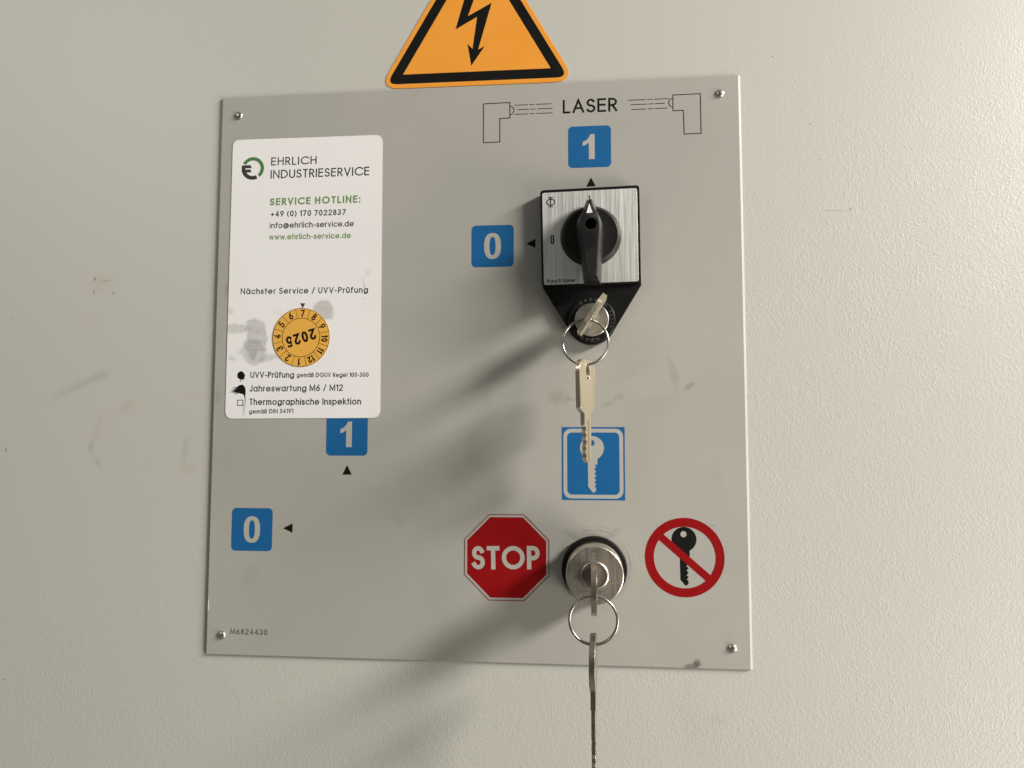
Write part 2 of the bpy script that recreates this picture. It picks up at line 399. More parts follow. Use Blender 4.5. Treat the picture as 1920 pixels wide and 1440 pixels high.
# ------------------------------------------------------------------ stroke lettering
def _S(w=.46):
    return arc(w * .5, .755, w * .47, .245, 25, 270)[:-1] + arc(w * .5, .255, w * .53, .255, 90, -155)
G = {
 'A': (.68, [[(0, 0), (.34, 1), (.68, 0)], [(.13, .33), (.55, .33)]]),
 'C': (.84, [arc(.5, .5, .5, .5, 42, 318)]),
 'D': (.70, [[(0, 0), (0, 1), (.22, 1)] + arc(.22, .5, .48, .5, 85, -85) + [(.22, 0), (0, 0)]]),
 'E': (.46, [[(.46, 1), (0, 1), (0, 0), (.46, 0)], [(0, .53), (.43, .53)]]),
 'G': (.94, [arc(.5, .5, .5, .5, 42, 350) + [(.97, .47), (.52, .47)]]),
 'H': (.60, [[(0, 0), (0, 1)], [(.6, 0), (.6, 1)], [(0, .53), (.6, .53)]]),
 'I': (.0, [[(0, 0), (0, 1)]]),
 'J': (.34, [[(.34, 1), (.34, .22)] + arc(.17, .2, .17, .2, 0, -170)]),
 'K': (.50, [[(0, 0), (0, 1)], [(.48, 1), (0, .45)], [(.17, .62), (.52, 0)]]),
 'L': (.38, [[(0, 1), (0, 0), (.38, 0)]]),
 'M': (.82, [[(0, 0), (0, 1), (.41, .12), (.82, 1), (.82, 0)]]),
 'N': (.64, [[(0, 0), (0, 1), (.64, 0), (.64, 1)]]),
 'O': (1.0, [arc(.5, .5, .5, .5, 0, 360, 48)]),
 'P': (.46, [[(0, 0), (0, 1), (.2, 1)] + arc(.2, .735, .26, .265, 85, -85) + [(.2, .47), (0, .47)]]),
 'R': (.48, [[(0, 0), (0, 1), (.2, 1)] + arc(.2, .735, .26, .265, 85, -85) + [(.2, .47), (0, .47)], [(.22, .47), (.48, 0)]]),
 'S': (.46, [_S()]),
 'T': (.46, [[(0, 1), (.46, 1)], [(.23, 1), (.23, 0)]]),
 'U': (.58, [[(0, 1), (0, .3)] + arc(.29, .29, .29, .29, 185, 355) + [(.58, .3), (.58, 1)]]),
 'V': (.64, [[(0, 1), (.32, 0), (.64, 1)]]),
 '0': (.50, [arc(.25, .5, .25, .5, 0, 360, 36)]),
 '1': (.20, [[(0, .84), (.2, 1), (.2, 0)]]),
 '2': (.50, [arc(.25, .74, .25, .26, 165, -30) + [(0, 0), (.5, 0)]]),
 '3': (.48, [arc(.22, .76, .22, .24, 150, -80) + arc(.22, .27, .26, .27, 80, -155)]),
 '4': (.56, [[(.40, 0), (.40, 1), (0, .27), (.56, .27)]]),
 '5': (.48, [[(.45, 1), (.12, 1), (.05, .53)] + arc(.22, .32, .26, .32, 125, -150)]),
 '6': (.50, [[(.36, 1), (.07, .48)] + arc(.25, .29, .25, .29, 150, 510, 30)]),
 '7': (.48, [[(0, 1), (.48, 1), (.14, 0)]]),
 '8': (.48, [arc(.24, .77, .19, .23, -90, 270, 26), arc(.24, .27, .24, .27, 90, 450, 28)]),
 '9': (.50, [[(.14, 0), (.43, .52)] + arc(.25, .71, .25, .29, -30, 330, 30)]),
 'a': (.60, [arc(.3, .35, .3, .35, 0, 360, 30), [(.6, .70), (.6, 0)]]),
 'c': (.52, [arc(.32, .35, .32, .35, 45, 315)]),
 'd': (.60, [arc(.3, .35, .3, .35, 0, 360, 30), [(.6, 1), (.6, 0)]]),
 'e': (.64, [[(.02, .35), (.63, .35)] + arc(.32, .35, .32, .35, 5, 318)]),
 'f': (.24, [[(.28, 1), (.22, 1)] + arc(.22, .87, .13, .13, 90, 180) + [(.09, .8), (.09, 0)], [(0, .7), (.25, .7)]]),
 'g': (.60, [arc(.3, .35, .3, .35, 0, 360, 30), [(.6, .70), (.6, 0)] + arc(.3, -.02, .3, .24, -5, -160)]),
 'h': (.48, [[(0, 1), (0, 0)], [(0, .40)] + arc(.24, .44, .24, .26, 170, 5) + [(.48, .4), (.48, 0)]]),
 'i': (.0, [[(0, .70), (0, 0)], [(0, .985), (0, 1.0)]]),
 'k': (.42, [[(0, 0), (0, 1)], [(.38, .7), (0, .28)], [(.14, .43), (.43, 0)]]),
 'l': (.0, [[(0, 0), (0, 1)]]),
 'm': (.80, [[(0, .7), (0, 0)], [(0, .42)] + arc(.2, .48, .2, .22, 170, 5) + [(.4, .42), (.4, 0)], [(.4, .42)] + arc(.6, .48, .2, .22, 170, 5) + [(.8, .42), (.8, 0)]]),
 'n': (.48, [[(0, .7), (0, 0)], [(0, .40)] + arc(.24, .44, .24, .26, 170, 5) + [(.48, .4), (.48, 0)]]),
 'o': (.64, [arc(.32, .35, .32, .35, 0, 360, 30)]),
 'p': (.60, [arc(.3, .35, .3, .35, 0, 360, 30), [(0, .70), (0, -.28)]]),
 'r': (.22, [[(0, .7), (0, 0)], [(0, .44)] + arc(.2, .50, .2, .2, 180, 85)]),
 's': (.36, [[(x * .8, y * .7) for x, y in _S(.45)]]),
 't': (.24, [[(.11, .95), (.11, 0)], [(0, .7), (.24, .7)]]),
 'u': (.48, [[(.48, .7), (.48, 0)], [(0, .7), (0, .28)] + arc(.24, .26, .24, .26, 185, 355) + [(.48, .3)]]),
 'v': (.46, [[(0, .7), (.23, 0), (.46, .7)]]),
 'w': (.76, [[(0, .7), (.19, 0), (.38, .66), (.57, 0), (.76, .7)]]),
 'ß': (.46, [[(0, 0), (0, .76)] + arc(.2, .77, .2, .23, 180, -85) + [(.16, .54)] + arc(.2, .27, .26, .27, 85, -110)]),
 '+': (.5, [[(0, .38), (.5, .38)], [(.25, .13), (.25, .63)]]),
 '(': (.18, [arc(.40, .42, .40, .62, 125, 235)]),
 ')': (.18, [arc(-.22, .42, .40, .62, 55, -55)]),
 '/': (.36, [[(0, -.05), (.36, 1.02)]]),
 '-': (.26, [[(0, .36), (.26, .36)]]),
 '.': (.0, [[(0, 0), (0, .02)]]),
 ':': (.0, [[(0, 0), (0, .03)], [(0, .62), (0, .65)]]),
 '@': (.92, [arc(.46, .36, .20, .22, 0, 360, 24), [(.68, .58), (.66, .24)] + arc(.78, .30, .13, .16, 200, 350) + arc(.46, .36, .46, .46, 5, 305)]),
 '&': (.64, [[(.62, 0), (.17, .66)] + arc(.29, .81, .16, .19, 210, -40) + [(.1, .42)] + arc(.25, .24, .25, .24, 130, 320) + [(.6, .45)]]),
}
G['F'] = (.44, [[(.44, 1), (0, 1), (0, 0)], [(0, .52), (.40, .52)]])
G['Ö'] = (1.0, G['O'][1] + [[(.28, 1.32), (.28, 1.34)], [(.72, 1.32), (.72, 1.34)]])
for ch, b in (('ä', 'a'), ('ü', 'u')):
    w, st = G[b]; G[ch] = (w, st + [[(w * .28, .93), (w * .28, .945)], [(w * .72, .93), (w * .72, .945)]])
def ribbon(mb, pts, hw, X, z, closed=False):
    """one pen stroke of half width hw with mitred corners and square ends"""
    P = [Vector(p).to_2d() for p in pts]
    Q = [P[0]]
    for p in P[1:]:
        if (p - Q[-1]).length > 1e-6: Q.append(p)
    P = Q
    closed = closed or (len(P) > 3 and (P[0] - P[-1]).length < 1e-5)
    if closed and (P[0] - P[-1]).length < 1e-5: P = P[:-1]
    K = len(P)
    if not closed:
        P[0] = P[0] - (P[1] - P[0]).normalized() * hw; P[-1] = P[-1] + (P[-1] - P[-2]).normalized() * hw
    vs = []
    for i in range(K):
        a = P[i] - P[i - 1] if (i or closed) else P[1] - P[0]
        b = P[(i + 1) % K] - P[i] if (i < K - 1 or closed) else a
        a = a.normalized(); b = b.normalized()
        na = Vector((-a.y, a.x)); nb = Vector((-b.y, b.x))
        n = na + nb
        if n.length < 1e-4: n = na
        n.normalize(); d = hw / max(.36, n.dot(na))
        for sgn in (1, -1):
            q = P[i] + n * d * sgn; e = X(q.x, q.y); vs.append((e[0], e[1], z + i * .0005))
    fs = [(2 * i + 1, 2 * ((i + 1) % K) + 1, 2 * ((i + 1) % K), 2 * i) for i in range(K if closed else K - 1)]
    mb.add(vs, fs)
def lettering(mb, text, p0, p1, cap, weight, z, gap=.17, space=.36, fixed=None, glyphs=None):
    """writes text from p0 to p1 (ends of its base line, panel mm); cap height and stroke weight in mm"""
    glyphs = glyphs or G
    p0 = Vector(p0).to_2d(); p1 = Vector(p1).to_2d(); L = (p1 - p0).length
    d = (p1 - p0) / L; up = Vector((-d.y, d.x)); k = cap - weight
    x = 0; items = []
    for ch in text:
        if ch == ' ': x += space * cap; continue
        w, st = glyphs[ch]; items.append((x, st, w)); x += w * k + weight + gap * cap
    x -= gap * cap; sx = L / x if fixed is None else fixed
    n = 0
    for x0, st, w in items:
        for q in st:
            pts = [((x0 + weight / 2 + a * k) * sx, weight / 2 + b * k) for a, b in q]
            ribbon(mb, pts, weight / 2, lambda a, b: p0 + d * a + up * b, z + n * .0022)
            n = (n + 1) % 12
def label_line(name, text, parent, px0, px1, cap, weight, z, mat, **kw):
    """px0, px1: base line ends"""
    weight *= 1.34
    mb = MB(); lettering(mb, text, U(*px0, z), U(*px1, z), cap, weight, z, **kw)
    return mb.build(name, mat, parent)

# ------------------------------------------------------------------ the wall: a big sheet of textured painted steel
mb = MB(); mb.solid([[(-900, -700), (1000, -700), (1000, 800), (-900, 800)]], -2, 0)
tag(mb.build('wall', M_WALL), kind='structure')

# ------------------------------------------------------------------ warning triangle
ZT = .25
tri = empty('warning_sign', U(890, 160, 0), 'orange triangular hazard sticker with a black lightning bolt, above the grey panel', 'warning sign')
bl, br = U(710, 167.6, ZT), U(1080, 152.2, ZT)
side = (br - bl).length; dx = (br - bl).normalized(); dy = Vector((-dx.y, dx.x, 0))
def T(u, v): q = bl + dx * u + dy * v; return (q.x, q.y)
def tri_pts(i): # inset triangle
    h = i / math.tan(math.radians(30))
    return [T(h, i), T(side - h, i), T(side / 2, side * math.sqrt(3) / 2 - 2 * i)]
mb = MB(); mb.solid([rounded(tri_pts(0), 6.5, 8)], 0.004, ZT); mb.build('sticker_base', M_ORANGE, tri)
mb = MB(); mb.flat([rounded(tri_pts(2.3), 3.4, 8), tri_pts(7.3)], ZT + .03); mb.build('border', M_INKBLK, tri)
zb = lambda x, y: U(700 + x * .20833, y * .20833, ZT)[:2]
mb = MB(); mb.flat([[zb(*p) for p in ((740, 265), (934, 152), (893, 441), (848, 395), (882, 592), (1003, 414), (943, 447), (1065, 25), (852, 145), (985, -230), (885, -230))]], ZT + .03)
mb.build('lightning_bolt', M_INKBLK, tri)

# ------------------------------------------------------------------ control panel
PW, PH, PT = 133.0, 142.45, 1.2
panel = empty('control_panel', (0, 0, 0), 'grey sheet metal panel with blue, red and black printed symbols, riveted flat to the wall', 'control panel')
mb = MB(); mb.solid([[(-131.4, .02), (133.5, .02), (133.5, .42), (132.3, PT), (-131.4, PT)]], -PH, PH, lambda p: Vector((p.x, -p.z, p.y)))
mb.build('plate', M_PLATE, panel, bevel=.22)
for p in ((447, 215.6), (1351, 173.8), (414.5, 1191.4), (1374.6, 1216.6)):
    c = U(*p, PT + 1)
    mb = MB(); mb.lathe(c, [(2.05, PT), (2.0, PT + .22)] + [(2.0 * math.cos(a), PT + .22 + 1.05 * math.sin(a)) for a in [i * PI / 16 for i in range(1, 8)]] + [(.02, PT + 1.28)], 32)
    mb.build('rivet', M_STEEL, panel, smooth=60)
ZP = PT + .03
ONE = [(.0, .70), (.0, .54), (.12, .575), (.24, .66), (.24, 0), (.47, 0), (.47, 1), (.30, 1), (.25, .88), (.14, .76)]
def number_tile(c, s, digit, clip=None, label=None):
    x, y = c[0], c[1]; h = s / 2
    mb = MB(); mb.flat([rrect(x - h, y - h, x + h, y + h, 2.2)], ZP)
    t = mb.build('number_tile', M_BLUE, panel, label=label)
    mb = MB()
    if digit == '1':
        k = s * .60; mb.flat([[(x - .27 * k + a * k, y - .5 * k + b * k) for a, b in ONE]], ZP + .03)
    else:
        k = s * .31; a = arc(x, y, s * .195, k, 0, 360, 48)[:-1]; b = arc(x, y, s * .075, k * .66, 0, 360, 48)[:-1]
        sq = lambda q, rx, ry: [(x + math.copysign(abs(math.cos(t)) ** .82, math.cos(t)) * rx, y + math.copysign(abs(math.sin(t)) ** .82, math.sin(t)) * ry) for t in [2 * PI * i / 56 for i in range(56)]]
        mb.flat([sq(a, s * .2, k), sq(b, s * .072, k * .70)], ZP + .03)
    mb.build('numeral', M_KNOCK, t)
S1 = 21.16
number_tile(U(1105.4, 275, ZP), S1, '1', label='blue 1 tile under the laser heading')
number_tile(U(923.5, 461.3, ZP), S1, '0', label='blue 0 tile beside the rotary switch')
number_tile(U(650.5, 814.3, ZP), S1, '1', label='blue 1 tile half under the white sticker')
number_tile(U(472.3, 992.7, ZP), S1, '0', label='blue 0 tile above the part number')
def arrow(pts, parent, z, mat=M_INKBLK):
    mb = MB(); mb.flat([[U(*p, z)[:2] for p in pts]], z); return mb.build('arrow_mark', mat, parent)
arrow([(1108, 332.5), (1117.3, 349.3), (1099.2, 350)], panel, ZP)
arrow([(986.5, 457), (1004, 447.7), (1004, 465)], panel, ZP)
arrow([(650.8, 872), (659.6, 890), (642, 890)], panel, ZP)
arrow([(530.6, 990.5), (548.6, 981.3), (548.4, 999)], panel, ZP)

# laser heading with the two sensor heads
label_line('laser_heading', 'LASER', panel, (1055, 213), (1158, 208.5), 7.0, .74, ZP, M_INKBLK, gap=.11)
zl = lambda x, y: U(880 + x * .28125, 150 + y * .28125, ZP)[:2]
def outline(name, pts, parent, w=.46, closed=True, mat=M_LINE, z=ZP):
    mb = MB(); ribbon(mb, pts + ([pts[0]] if closed else []), w / 2, lambda a, b: (a, b), z, closed); return mb.build(name, mat, parent)
d1 = outline('laser_sensor_symbol', [zl(*p) for p in ((94, 159), (270, 150), (271, 253), (203, 257), (203, 413), (94, 418))], panel)
d2 = outline('laser_sensor_symbol', [zl(*p) for p in ((1357, 100), (1540, 91), (1545, 355), (1433, 360), (1427, 202), (1358, 205))], panel)
outline('lens', [zl(270 + 28 * math.cos(a), 203 - 28 * math.sin(a)) for a in [(-90 + i * 12) * PI / 180 for i in range(16)]], d1, .42, False, z=ZP + .004)
outline('lens', [zl(1357 - 28 * math.cos(a), 152 - 28 * math.sin(a)) for a in [(-90 + i * 12) * PI / 180 for i in range(16)]], d2, .42, False, z=ZP + .004)
def beam(rows, parent):
    mb = MB()
    for (x0, x1, y0, y1, g0, g1) in rows:
        P = lambda x: zl(x, y0 + (y1 - y0) * (x - x0) / (x1 - x0))
        segs = [(x0, g0)] + [(g0 + (g1 - g0) * t, g0 + (g1 - g0) * (t + .09)) for t in (.26, .46, .66)] + [(g1, x1)]
        for a, b in segs: ribbon(mb, [P(a), P(b)], .19, lambda u, v: (u, v), ZP)
    mb.build('beam_lines', M_LINE, parent)
beam([(305, 545, 168, 158, 388, 447), (322, 553, 198, 188, 395, 455), (305, 552, 229, 219, 388, 450)], d1)
beam([(1062, 1328, 135, 124, 1172, 1235), (1078, 1300, 165, 155, 1182, 1240), (1083, 1320, 197, 187, 1175, 1240)], d2)

# key shaped symbol used on two of the signs; coordinates in px of the photograph
def key_symbol(c, k):
    """upright key: bow, shoulder, toothed blade; c = centre of its bow in mm, k = bow radius in mm"""
    o = arc(0, 0, 1, 1.0, -62, 245, 40)
    pts = [(.44, -1.28), ] + []
    blade = [(.42, -.90), (.42, -1.38)]
    y = -1.40; x0 = .22
    out = list(o)
    out += [(-.36, -1.0), (-.33, -3.25), (.09, -3.74)]
    teeth = [(.31, -3.58), (.31, -3.30)]
    yy = -3.22
    for i in range(5):
        teeth += [(.17, yy), (.31, yy + .15), (.31, yy + .22)]; yy += .36
    out += teeth + [(.20, -1.40), (.44, -1.38), (.44, -.95)]
    hole = circle((-.03, .42), .25, 24)
    f = lambda p: (c[0] + p[0] * k, c[1] + p[1] * k)
    return [[f(p) for p in out], [f(p) for p in hole]]
q = quad_map(U(1052.4, 801.2, ZP), U(1170.4, 800.6, ZP), U(1054.4, 937.8, ZP), U(1173, 938, ZP))
kw, kh = (q(1, 0) - q(0, 0)).length, (q(0, 1) - q(0, 0)).length; kc = q(.5, .5)
R4 = lambda i, r: rrect(kc.x - kw / 2 + i, kc.y - kh / 2 + i, kc.x + kw / 2 - i, kc.y + kh / 2 - i, r)
mb = MB(); mb.flat([R4(0, .2)], ZP)
ks = mb.build('key_sign', M_BLUE, panel, label='blue rectangular sign with a light key')
mb = MB(); mb.flat([R4(.8, 3.6), R4(2.6, 2.3)], ZP + .03); mb.build('border', M_KNOCK, ks)
mb = MB(); mb.flat(key_symbol(U(1110, 840, ZP), 5.75), ZP + .03); mb.build('key_symbol', M_KNOCK, ks)

# stop sign
oc = U(949.8, 1045, ZP)
def octa(r): return [(oc.x + r / math.cos(PI / 8) * math.cos(PI / 8 + i * PI / 4), oc.y + r / math.cos(PI / 8) * math.sin(PI / 8 + i * PI / 4)) for i in range(8)]
mb = MB(); mb.flat([octa(19.15)], ZP)
ss = mb.build('stop_sign', M_RED, panel, label='red octagonal stop sign')
mb = MB(); mb.flat([octa(20.6), octa(20.25)], ZP + .06); mb.build('outline', plain('dark_red_print', (.19, .035, .034, 1), .45), ss)
mb = MB(); lettering(mb, 'STOP', U(885, 1067.5, ZP), U(1012.5, 1067.5, ZP), 11.1, 2.1, ZP + .03, gap=.10); mb.build('lettering', M_KNOCK, ss)

# no key sign
nc = U(1283.6, 1045.2, ZP); NR = 18.5
mb = MB()
ri = NR * .775; hw = 1.75; a0 = math.asin(hw / ri); phi = math.radians(-41)
rot = lambda p: (nc.x + p[0] * math.cos(phi) - p[1] * math.sin(phi), nc.y + p[0] * math.sin(phi) + p[1] * math.cos(phi))
seg1 = [(ri * math.cos(a), ri * math.sin(a)) for a in [a0 + (PI - 2 * a0) * i / 40 for i in range(41)]]
seg2 = [(-x, -y) for x, y in seg1]
mb.flat([[rot((NR * math.cos(a), NR * math.sin(a))) for a in [2 * PI * i / 96 for i in range(96)]], [rot(p) for p in seg1], [rot(p) for p in seg2]], ZP + .03)
ns = mb.build('prohibition_sign', M_RED, panel, label='red circle and slash over a black key')
mb = MB(); mb.flat(key_symbol(U(1282.5, 1011.3, ZP), 5.8), ZP); mb.build('key_symbol', M_INKBLK, ns)
label_line('part_number', 'M6824430', panel, (431.5, 1189), (501.5, 1191), 2.75, .30, ZP, M_FADED, gap=.2)
# bright chip on the plate's edge where the paint has come off
mb = MB(); e0, e1 = U(388.2, 1121, PT), U(387.0, 1144, PT)
mb.flat([[(-131.15, e1.y), (-130.6, e1.y + .2), (-130.7, e0.y - 2), (-131.1, e0.y)]], ZP); mb.build('bare_metal_chip', plain('bare_edge', (.72, .70, .66, 1), .4), panel)

# ------------------------------------------------------------------ white service sticker
ZS = PT + .22; ZL = ZS + .03
st = empty('service_sticker', U(568, 520, ZS), 'white rectangular service sticker with printed text and grey smudges on the grey panel', 'sticker')
cs = [U(436.8, 262.5, ZS), U(717.4, 252.6, ZS), U(712.6, 783.5, ZS), U(422, 785, ZS)]
mb = MB(); mb.solid([rounded(cs, 4.0, 8)], PT + .1, ZS); mb.build('paper', M_PAPER, st)
zq = lambda x, y: (400 + x * .19440, 240 + y * .19440)
zr = lambda x, y: (400 + x * .19440, 520 + y * .19440)
def sline(name, text, f, a, b, cap, w, mat, **kw):
    return label_line(name, text, st, f(*a), f(*b), cap, w, ZL, mat, **kw)
# logo
lc = U(*zq(381, 390), ZL); LR = 6.0
def ring_seg(r0, r1, a0, a1, cut=None):
    return [(lc.x + r1 * math.cos(math.radians(a)), lc.y + r1 * math.sin(math.radians(a))) for a in [a0 + (a1 - a0) * i / 30 for i in range(31)]] + \
           [(lc.x + r0 * math.cos(math.radians(a)), lc.y + r0 * math.sin(math.radians(a))) for a in [a1 + (a0 - a1) * i / 30 for i in range(31)]]
mb = MB(); mb.flat([ring_seg(LR * .70, LR, -50, 152)], ZL)
lg = mb.build('company_logo', M_GREEN, st)
mb = MB(); mb.flat([ring_seg(LR * .66, LR, 162, 296)], ZL)
bar = lambda pts: mb.flat([[(lc.x + x * LR, lc.y + y * LR) for x, y in pts]], ZL + .004)
bar([(-.96, .30), (-.20, .30), (-.10, .03), (-.98, .03)]); bar([(-.98, -.08), (-.22, -.08), (-.10, -.34), (-.95, -.34)])
mb.build('dark_letter', plain('logo_black', (.018, .017, .016, 1), .45), lg)
sline('company_name', 'EHRLICH', zq, (556, 362), (997, 347), 4.25, .44, M_TEXT, gap=.15)
sline('company_name', 'INDUSTRIESERVICE', zq, (551, 489), (1505, 455), 4.5, .46, M_TEXT, gap=.13)
sline('hotline_heading', 'SERVICE HOTLINE:', zq, (546, 747), (1420, 718), 3.75, .56, M_LGREEN, gap=.17)
sline('phone_line', '+49 (0) 170 7022837', zq, (553, 857), (1277, 838), 3.0, .36, M_TEXT, gap=.17)
sline('email_line', 'info@ehrlich-service.de', zq, (543, 968), (1355, 948), 3.05, .33, M_TEXT, gap=.12)
sline('website_line', 'www.ehrlich-service.de', zq, (538, 1078), (1327, 1062), 2.95, .34, M_LGREEN, gap=.12)
sline('service_heading', 'Nächster Service / UVV-Prüfung', zr, (263, 163), (1492, 148), 3.1, .35, M_TEXT, gap=.16)
arrow([zr(838, 250), zr(886, 250), zr(862, 299)], st, ZL, M_TEXT)
sline('checklist_line', 'UVV-Prüfung', zr, (357, 970), (780, 968), 3.1, .36, M_TEXT, gap=.12)
sline('checklist_line', 'gemäß DGUV Regel 100-500', zr, (805, 963), (1498, 960), 2.25, .25, M_TEXT, gap=.13)
sline('checklist_line', 'Jahreswartung M6 / M12', zr, (350, 1103), (1250, 1095), 3.3, .37, M_TEXT, gap=.13)
sline('checklist_line', 'Thermographische Inspektion', zr, (347, 1232), (1425, 1227), 3.3, .38, M_TEXT, gap=.12)
sline('checklist_line', 'gemäß DIN 54191', zr, (345, 1315), (772, 1310), 2.25, .25, M_TEXT, gap=.13)
outline('checkbox', [U(*zr(*p), ZL)[:2] for p in ((233, 1185), (285, 1184), (285, 1236), (233, 1237))], st, .36, True, M_TEXT, ZL)
def ink(polys, label):
    mb = MB()
    for i, p in enumerate(polys): mb.flat([[U(*zr(*a), ZL)[:2] for a in p]], ZL + .01 + .0015 * i)
    mb.build('ink_mark', M_INKBLK, st, label=label)
blot = lambda cx, cy, rx, ry, s: [(cx + rx * math.cos(a) * (1 + .05 * math.sin(3 * a + s)), cy + ry * math.sin(a) * (1 + .05 * math.sin(4 * a + s))) for a in [2 * PI * i / 36 for i in range(36)]]
ink([blot(267, 945, 37, 38, 1), [(240, 965), (298, 965), (299, 995), (293, 980), (286, 988), (270, 986), (258, 984), (248, 978)], blot(262, 998, 7, 6, 2)], 'round black ink blot filling the upper box')
fan = [blot(268, 1078, 43, 42, 0), [(235, 1055), (255, 1120), (300, 1130), (304, 1160), (312, 1115), (310, 1070)]]
for x, y, t in ((178, 1062, 5), (168, 1080, 6), (164, 1096, 7), (150, 1110, 6), (172, 1118, 7), (190, 1130, 5), (212, 1138, 5)):
    fan.append([(x, y), (250, 1060 + (y - 1062) * .55 - t), (250, 1064 + (y - 1062) * .55 + t)])
fan.append([(280, 1110), (306, 1110), (309, 1160), (311, 1215), (304, 1160), (294, 1135)])
ink(fan, 'smeared black ink blot with streaks to the side')

# ------------------------------------------------------------------ round yellow inspection badge on the sticker
ZB = ZS + .16; ZC = ZB + .02
bc = U(*zr(845, 580), ZB); BR = (U(*zr(1122, 580), ZB) - U(*zr(568, 580), ZB)).length / 2
bd = empty('inspection_badge', bc, 'round yellow inspection badge with black month numbers on the white sticker', 'badge')
mb = MB(); mb.solid([circle(bc, BR, 72)], ZS + .05, ZB); mb.build('badge_disc', M_YELLOW, bd)
tilt = -3.0
mb = MB(); ribbon(mb, circle(bc, BR * .655, 64), .13, lambda a, b: (a, b), ZC, True)
ribbon(mb, circle(bc, BR * .985, 72), .09, lambda a, b: (a, b), ZC, True)
for i in range(12):
    a = math.radians(75 + tilt + 30 * i); d = Vector((math.cos(a), math.sin(a)))
    b2 = Vector((bc.x, bc.y)); ribbon(mb, [b2 + d * BR * .67, b2 + d * BR * .975], .11, lambda u, v: (u, v), ZC + .001)
mb.build('division_lines', M_LINE, bd)
mb = MB()
for mth in range(1, 13):
    a = math.radians(90 + tilt - (mth - 7) * 30); d = Vector((math.cos(a), math.sin(a))); tn = Vector((d.y, -d.x))
    s = str(mth); capn = 3.7 if mth < 10 else 3.3; wd_ = 2.05 if mth not in (1,) else 1.0
    if mth >= 10: wd_ = 3.5 if mth != 11 else 2.4
    mid = Vector((bc.x, bc.y)) + d * (BR * .82 - capn / 2)
    lettering(mb, s, mid - tn * wd_ / 2, mid + tn * wd_ / 2, capn, .66, ZC)
mb.build('month_numbers', M_INKBLK, bd)
mb = MB(); a = math.radians(180 + 17); d = Vector((math.cos(a), math.sin(a))); up = Vector((-d.y, d.x)); mid = Vector((bc.x, bc.y)) - up * 2.6
lettering(mb, '2025', mid - d * 7.8, mid + d * 7.8, 5.7, 1.12, ZC, gap=.2); mb.build('year_number', M_INKBLK, bd)

# ------------------------------------------------------------------ rotary switch with its lock plate
ZF = 7.0
swc = U(1107.3, 442.6, ZF)
sw = empty('rotary_switch', (swc.x, swc.y, PT), 'square rotary switch with brushed metal face, black pointer handle and keyed lock plate below', 'switch')
fr = [U(1012.6, 357, ZF), U(1198.7, 347, ZF), U(1202, 530.5, ZF), U(1016, 537, ZF)]
mb = MB(); mb.solid([rounded(fr, 1.8, 6)], PT + .02, ZF); mb.build('frame', M_BLACKP, sw, bevel=.45)
fp = [U(1016.6, 362, ZF), U(1194.2, 352.6, ZF), U(1197.6, 527.4, ZF), U(1020.0, 534.6, ZF)]
mb = MB(); mb.solid([rounded(fp, 1.1, 5)], ZF - .3, ZF + .18); fpo = mb.build('face_plate', M_ALU, sw, bevel=.12)
ZM = ZF + .22
zz = lambda x, y: (980 + x * .13542, 320 + y * .13542)
zy = lambda x, y: (1000 + x * .125, 500 + y * .125)
PHI = {'Φ': (.8, [arc(.4, .5, .4, .32, 0, 360, 36), [(.4, 0), (.4, 1)], [(.22, 1), (.58, 1)], [(.22, 0), (.58, 0)]]), '0': (.24, [arc(.12, .82, .12, .18, 0, 180) + arc(.12, .18, .12, .18, 180, 360) + [(.24, .82)]])}
mb = MB(); lettering(mb, 'Φ', U(*zz(326, 508), ZM), U(*zz(452, 503), ZM), 5.0, .46, ZM, glyphs=PHI); mb.build('printed_symbol', M_INKBLK, sw)
mb = MB(); lettering(mb, '1', U(*zz(908, 403), ZM), U(*zz(936, 402), ZM), 2.1, .42, ZM); mb.build('position_number', M_INKBLK, sw)
mb = MB(); lettering(mb, '0', U(*zz(386, 1018), ZM), U(*zz(440, 1016), ZM), 4.5, .62, ZM, glyphs=PHI); mb.build('position_number', M_INKBLK, sw)
mb = MB(); lettering(mb, 'Kraus & Naimer', U(*zy(208, 242), ZM), U(*zy(632, 228), ZM), 1.8, .26, ZM, gap=.16); mb.build('maker_name', M_INKBLK, sw)
dc = U(1107.7, 440.3, 10)
mb = MB(); mb.lathe(dc, [(14.75, ZF + .2), (14.75, 7.8), (13.2, 10.2), (12.8, 10.4), (12.3, 10.2), (4, 10.2)], 96); mb.build('knob_base', M_DISC, sw, smooth=35)
# handle: tapered pointer shape, higher in the middle than at the tip
ZH = 22.0
hp = lambda x, y: U(*zz(x, y), ZH)
hy = lambda x, y: U(*zy(x, y), ZH)
top_r = [hp(925, 405), hp(968, 470), hp(1012, 545), hp(1045, 625), hp(1058, 700), hp(1060, 780), hp(1055, 900), hp(1046, 1040), hp(1036, 1180), hp(1028, 1330), hp(1022, 1445)]
hx = hp(943, 730).x
lit = [(abs(p.x - hx), p.y) for p in top_r]
half = [(max(w, .25), y) for w, y in lit]
half[0] = (.3, half[0][1] + 1.5)
hc = Vector((hx, hp(943, 730).y))
LS = 1.28
tip_y = half[0][1]
def h_out(gr):
    R_ = [(hx + w + gr * (1 if i else .5), y + (gr * .9 if i == 0 else 0) - (gr if i == len(half) - 1 else 0)) for i, (w, y) in enumerate(half)]
    return R_ + [(hx - (x - hx) * (LS - .60 * max(0, min(1, (tip_y - 12 - y) / 26))), y) for x, y in reversed(R_)]
tip_y = half[0][1]
def zt(x, y):
    return ZH - max(0.0, (y - (tip_y - 9.0))) * .42
mb = MB()
o_top = h_out(-.15); o_e = h_out(.25); o_b = h_out(2.35)
N = len(o_top)
hole = circle((hx, hp(943, 730).y), 2.75, 32)
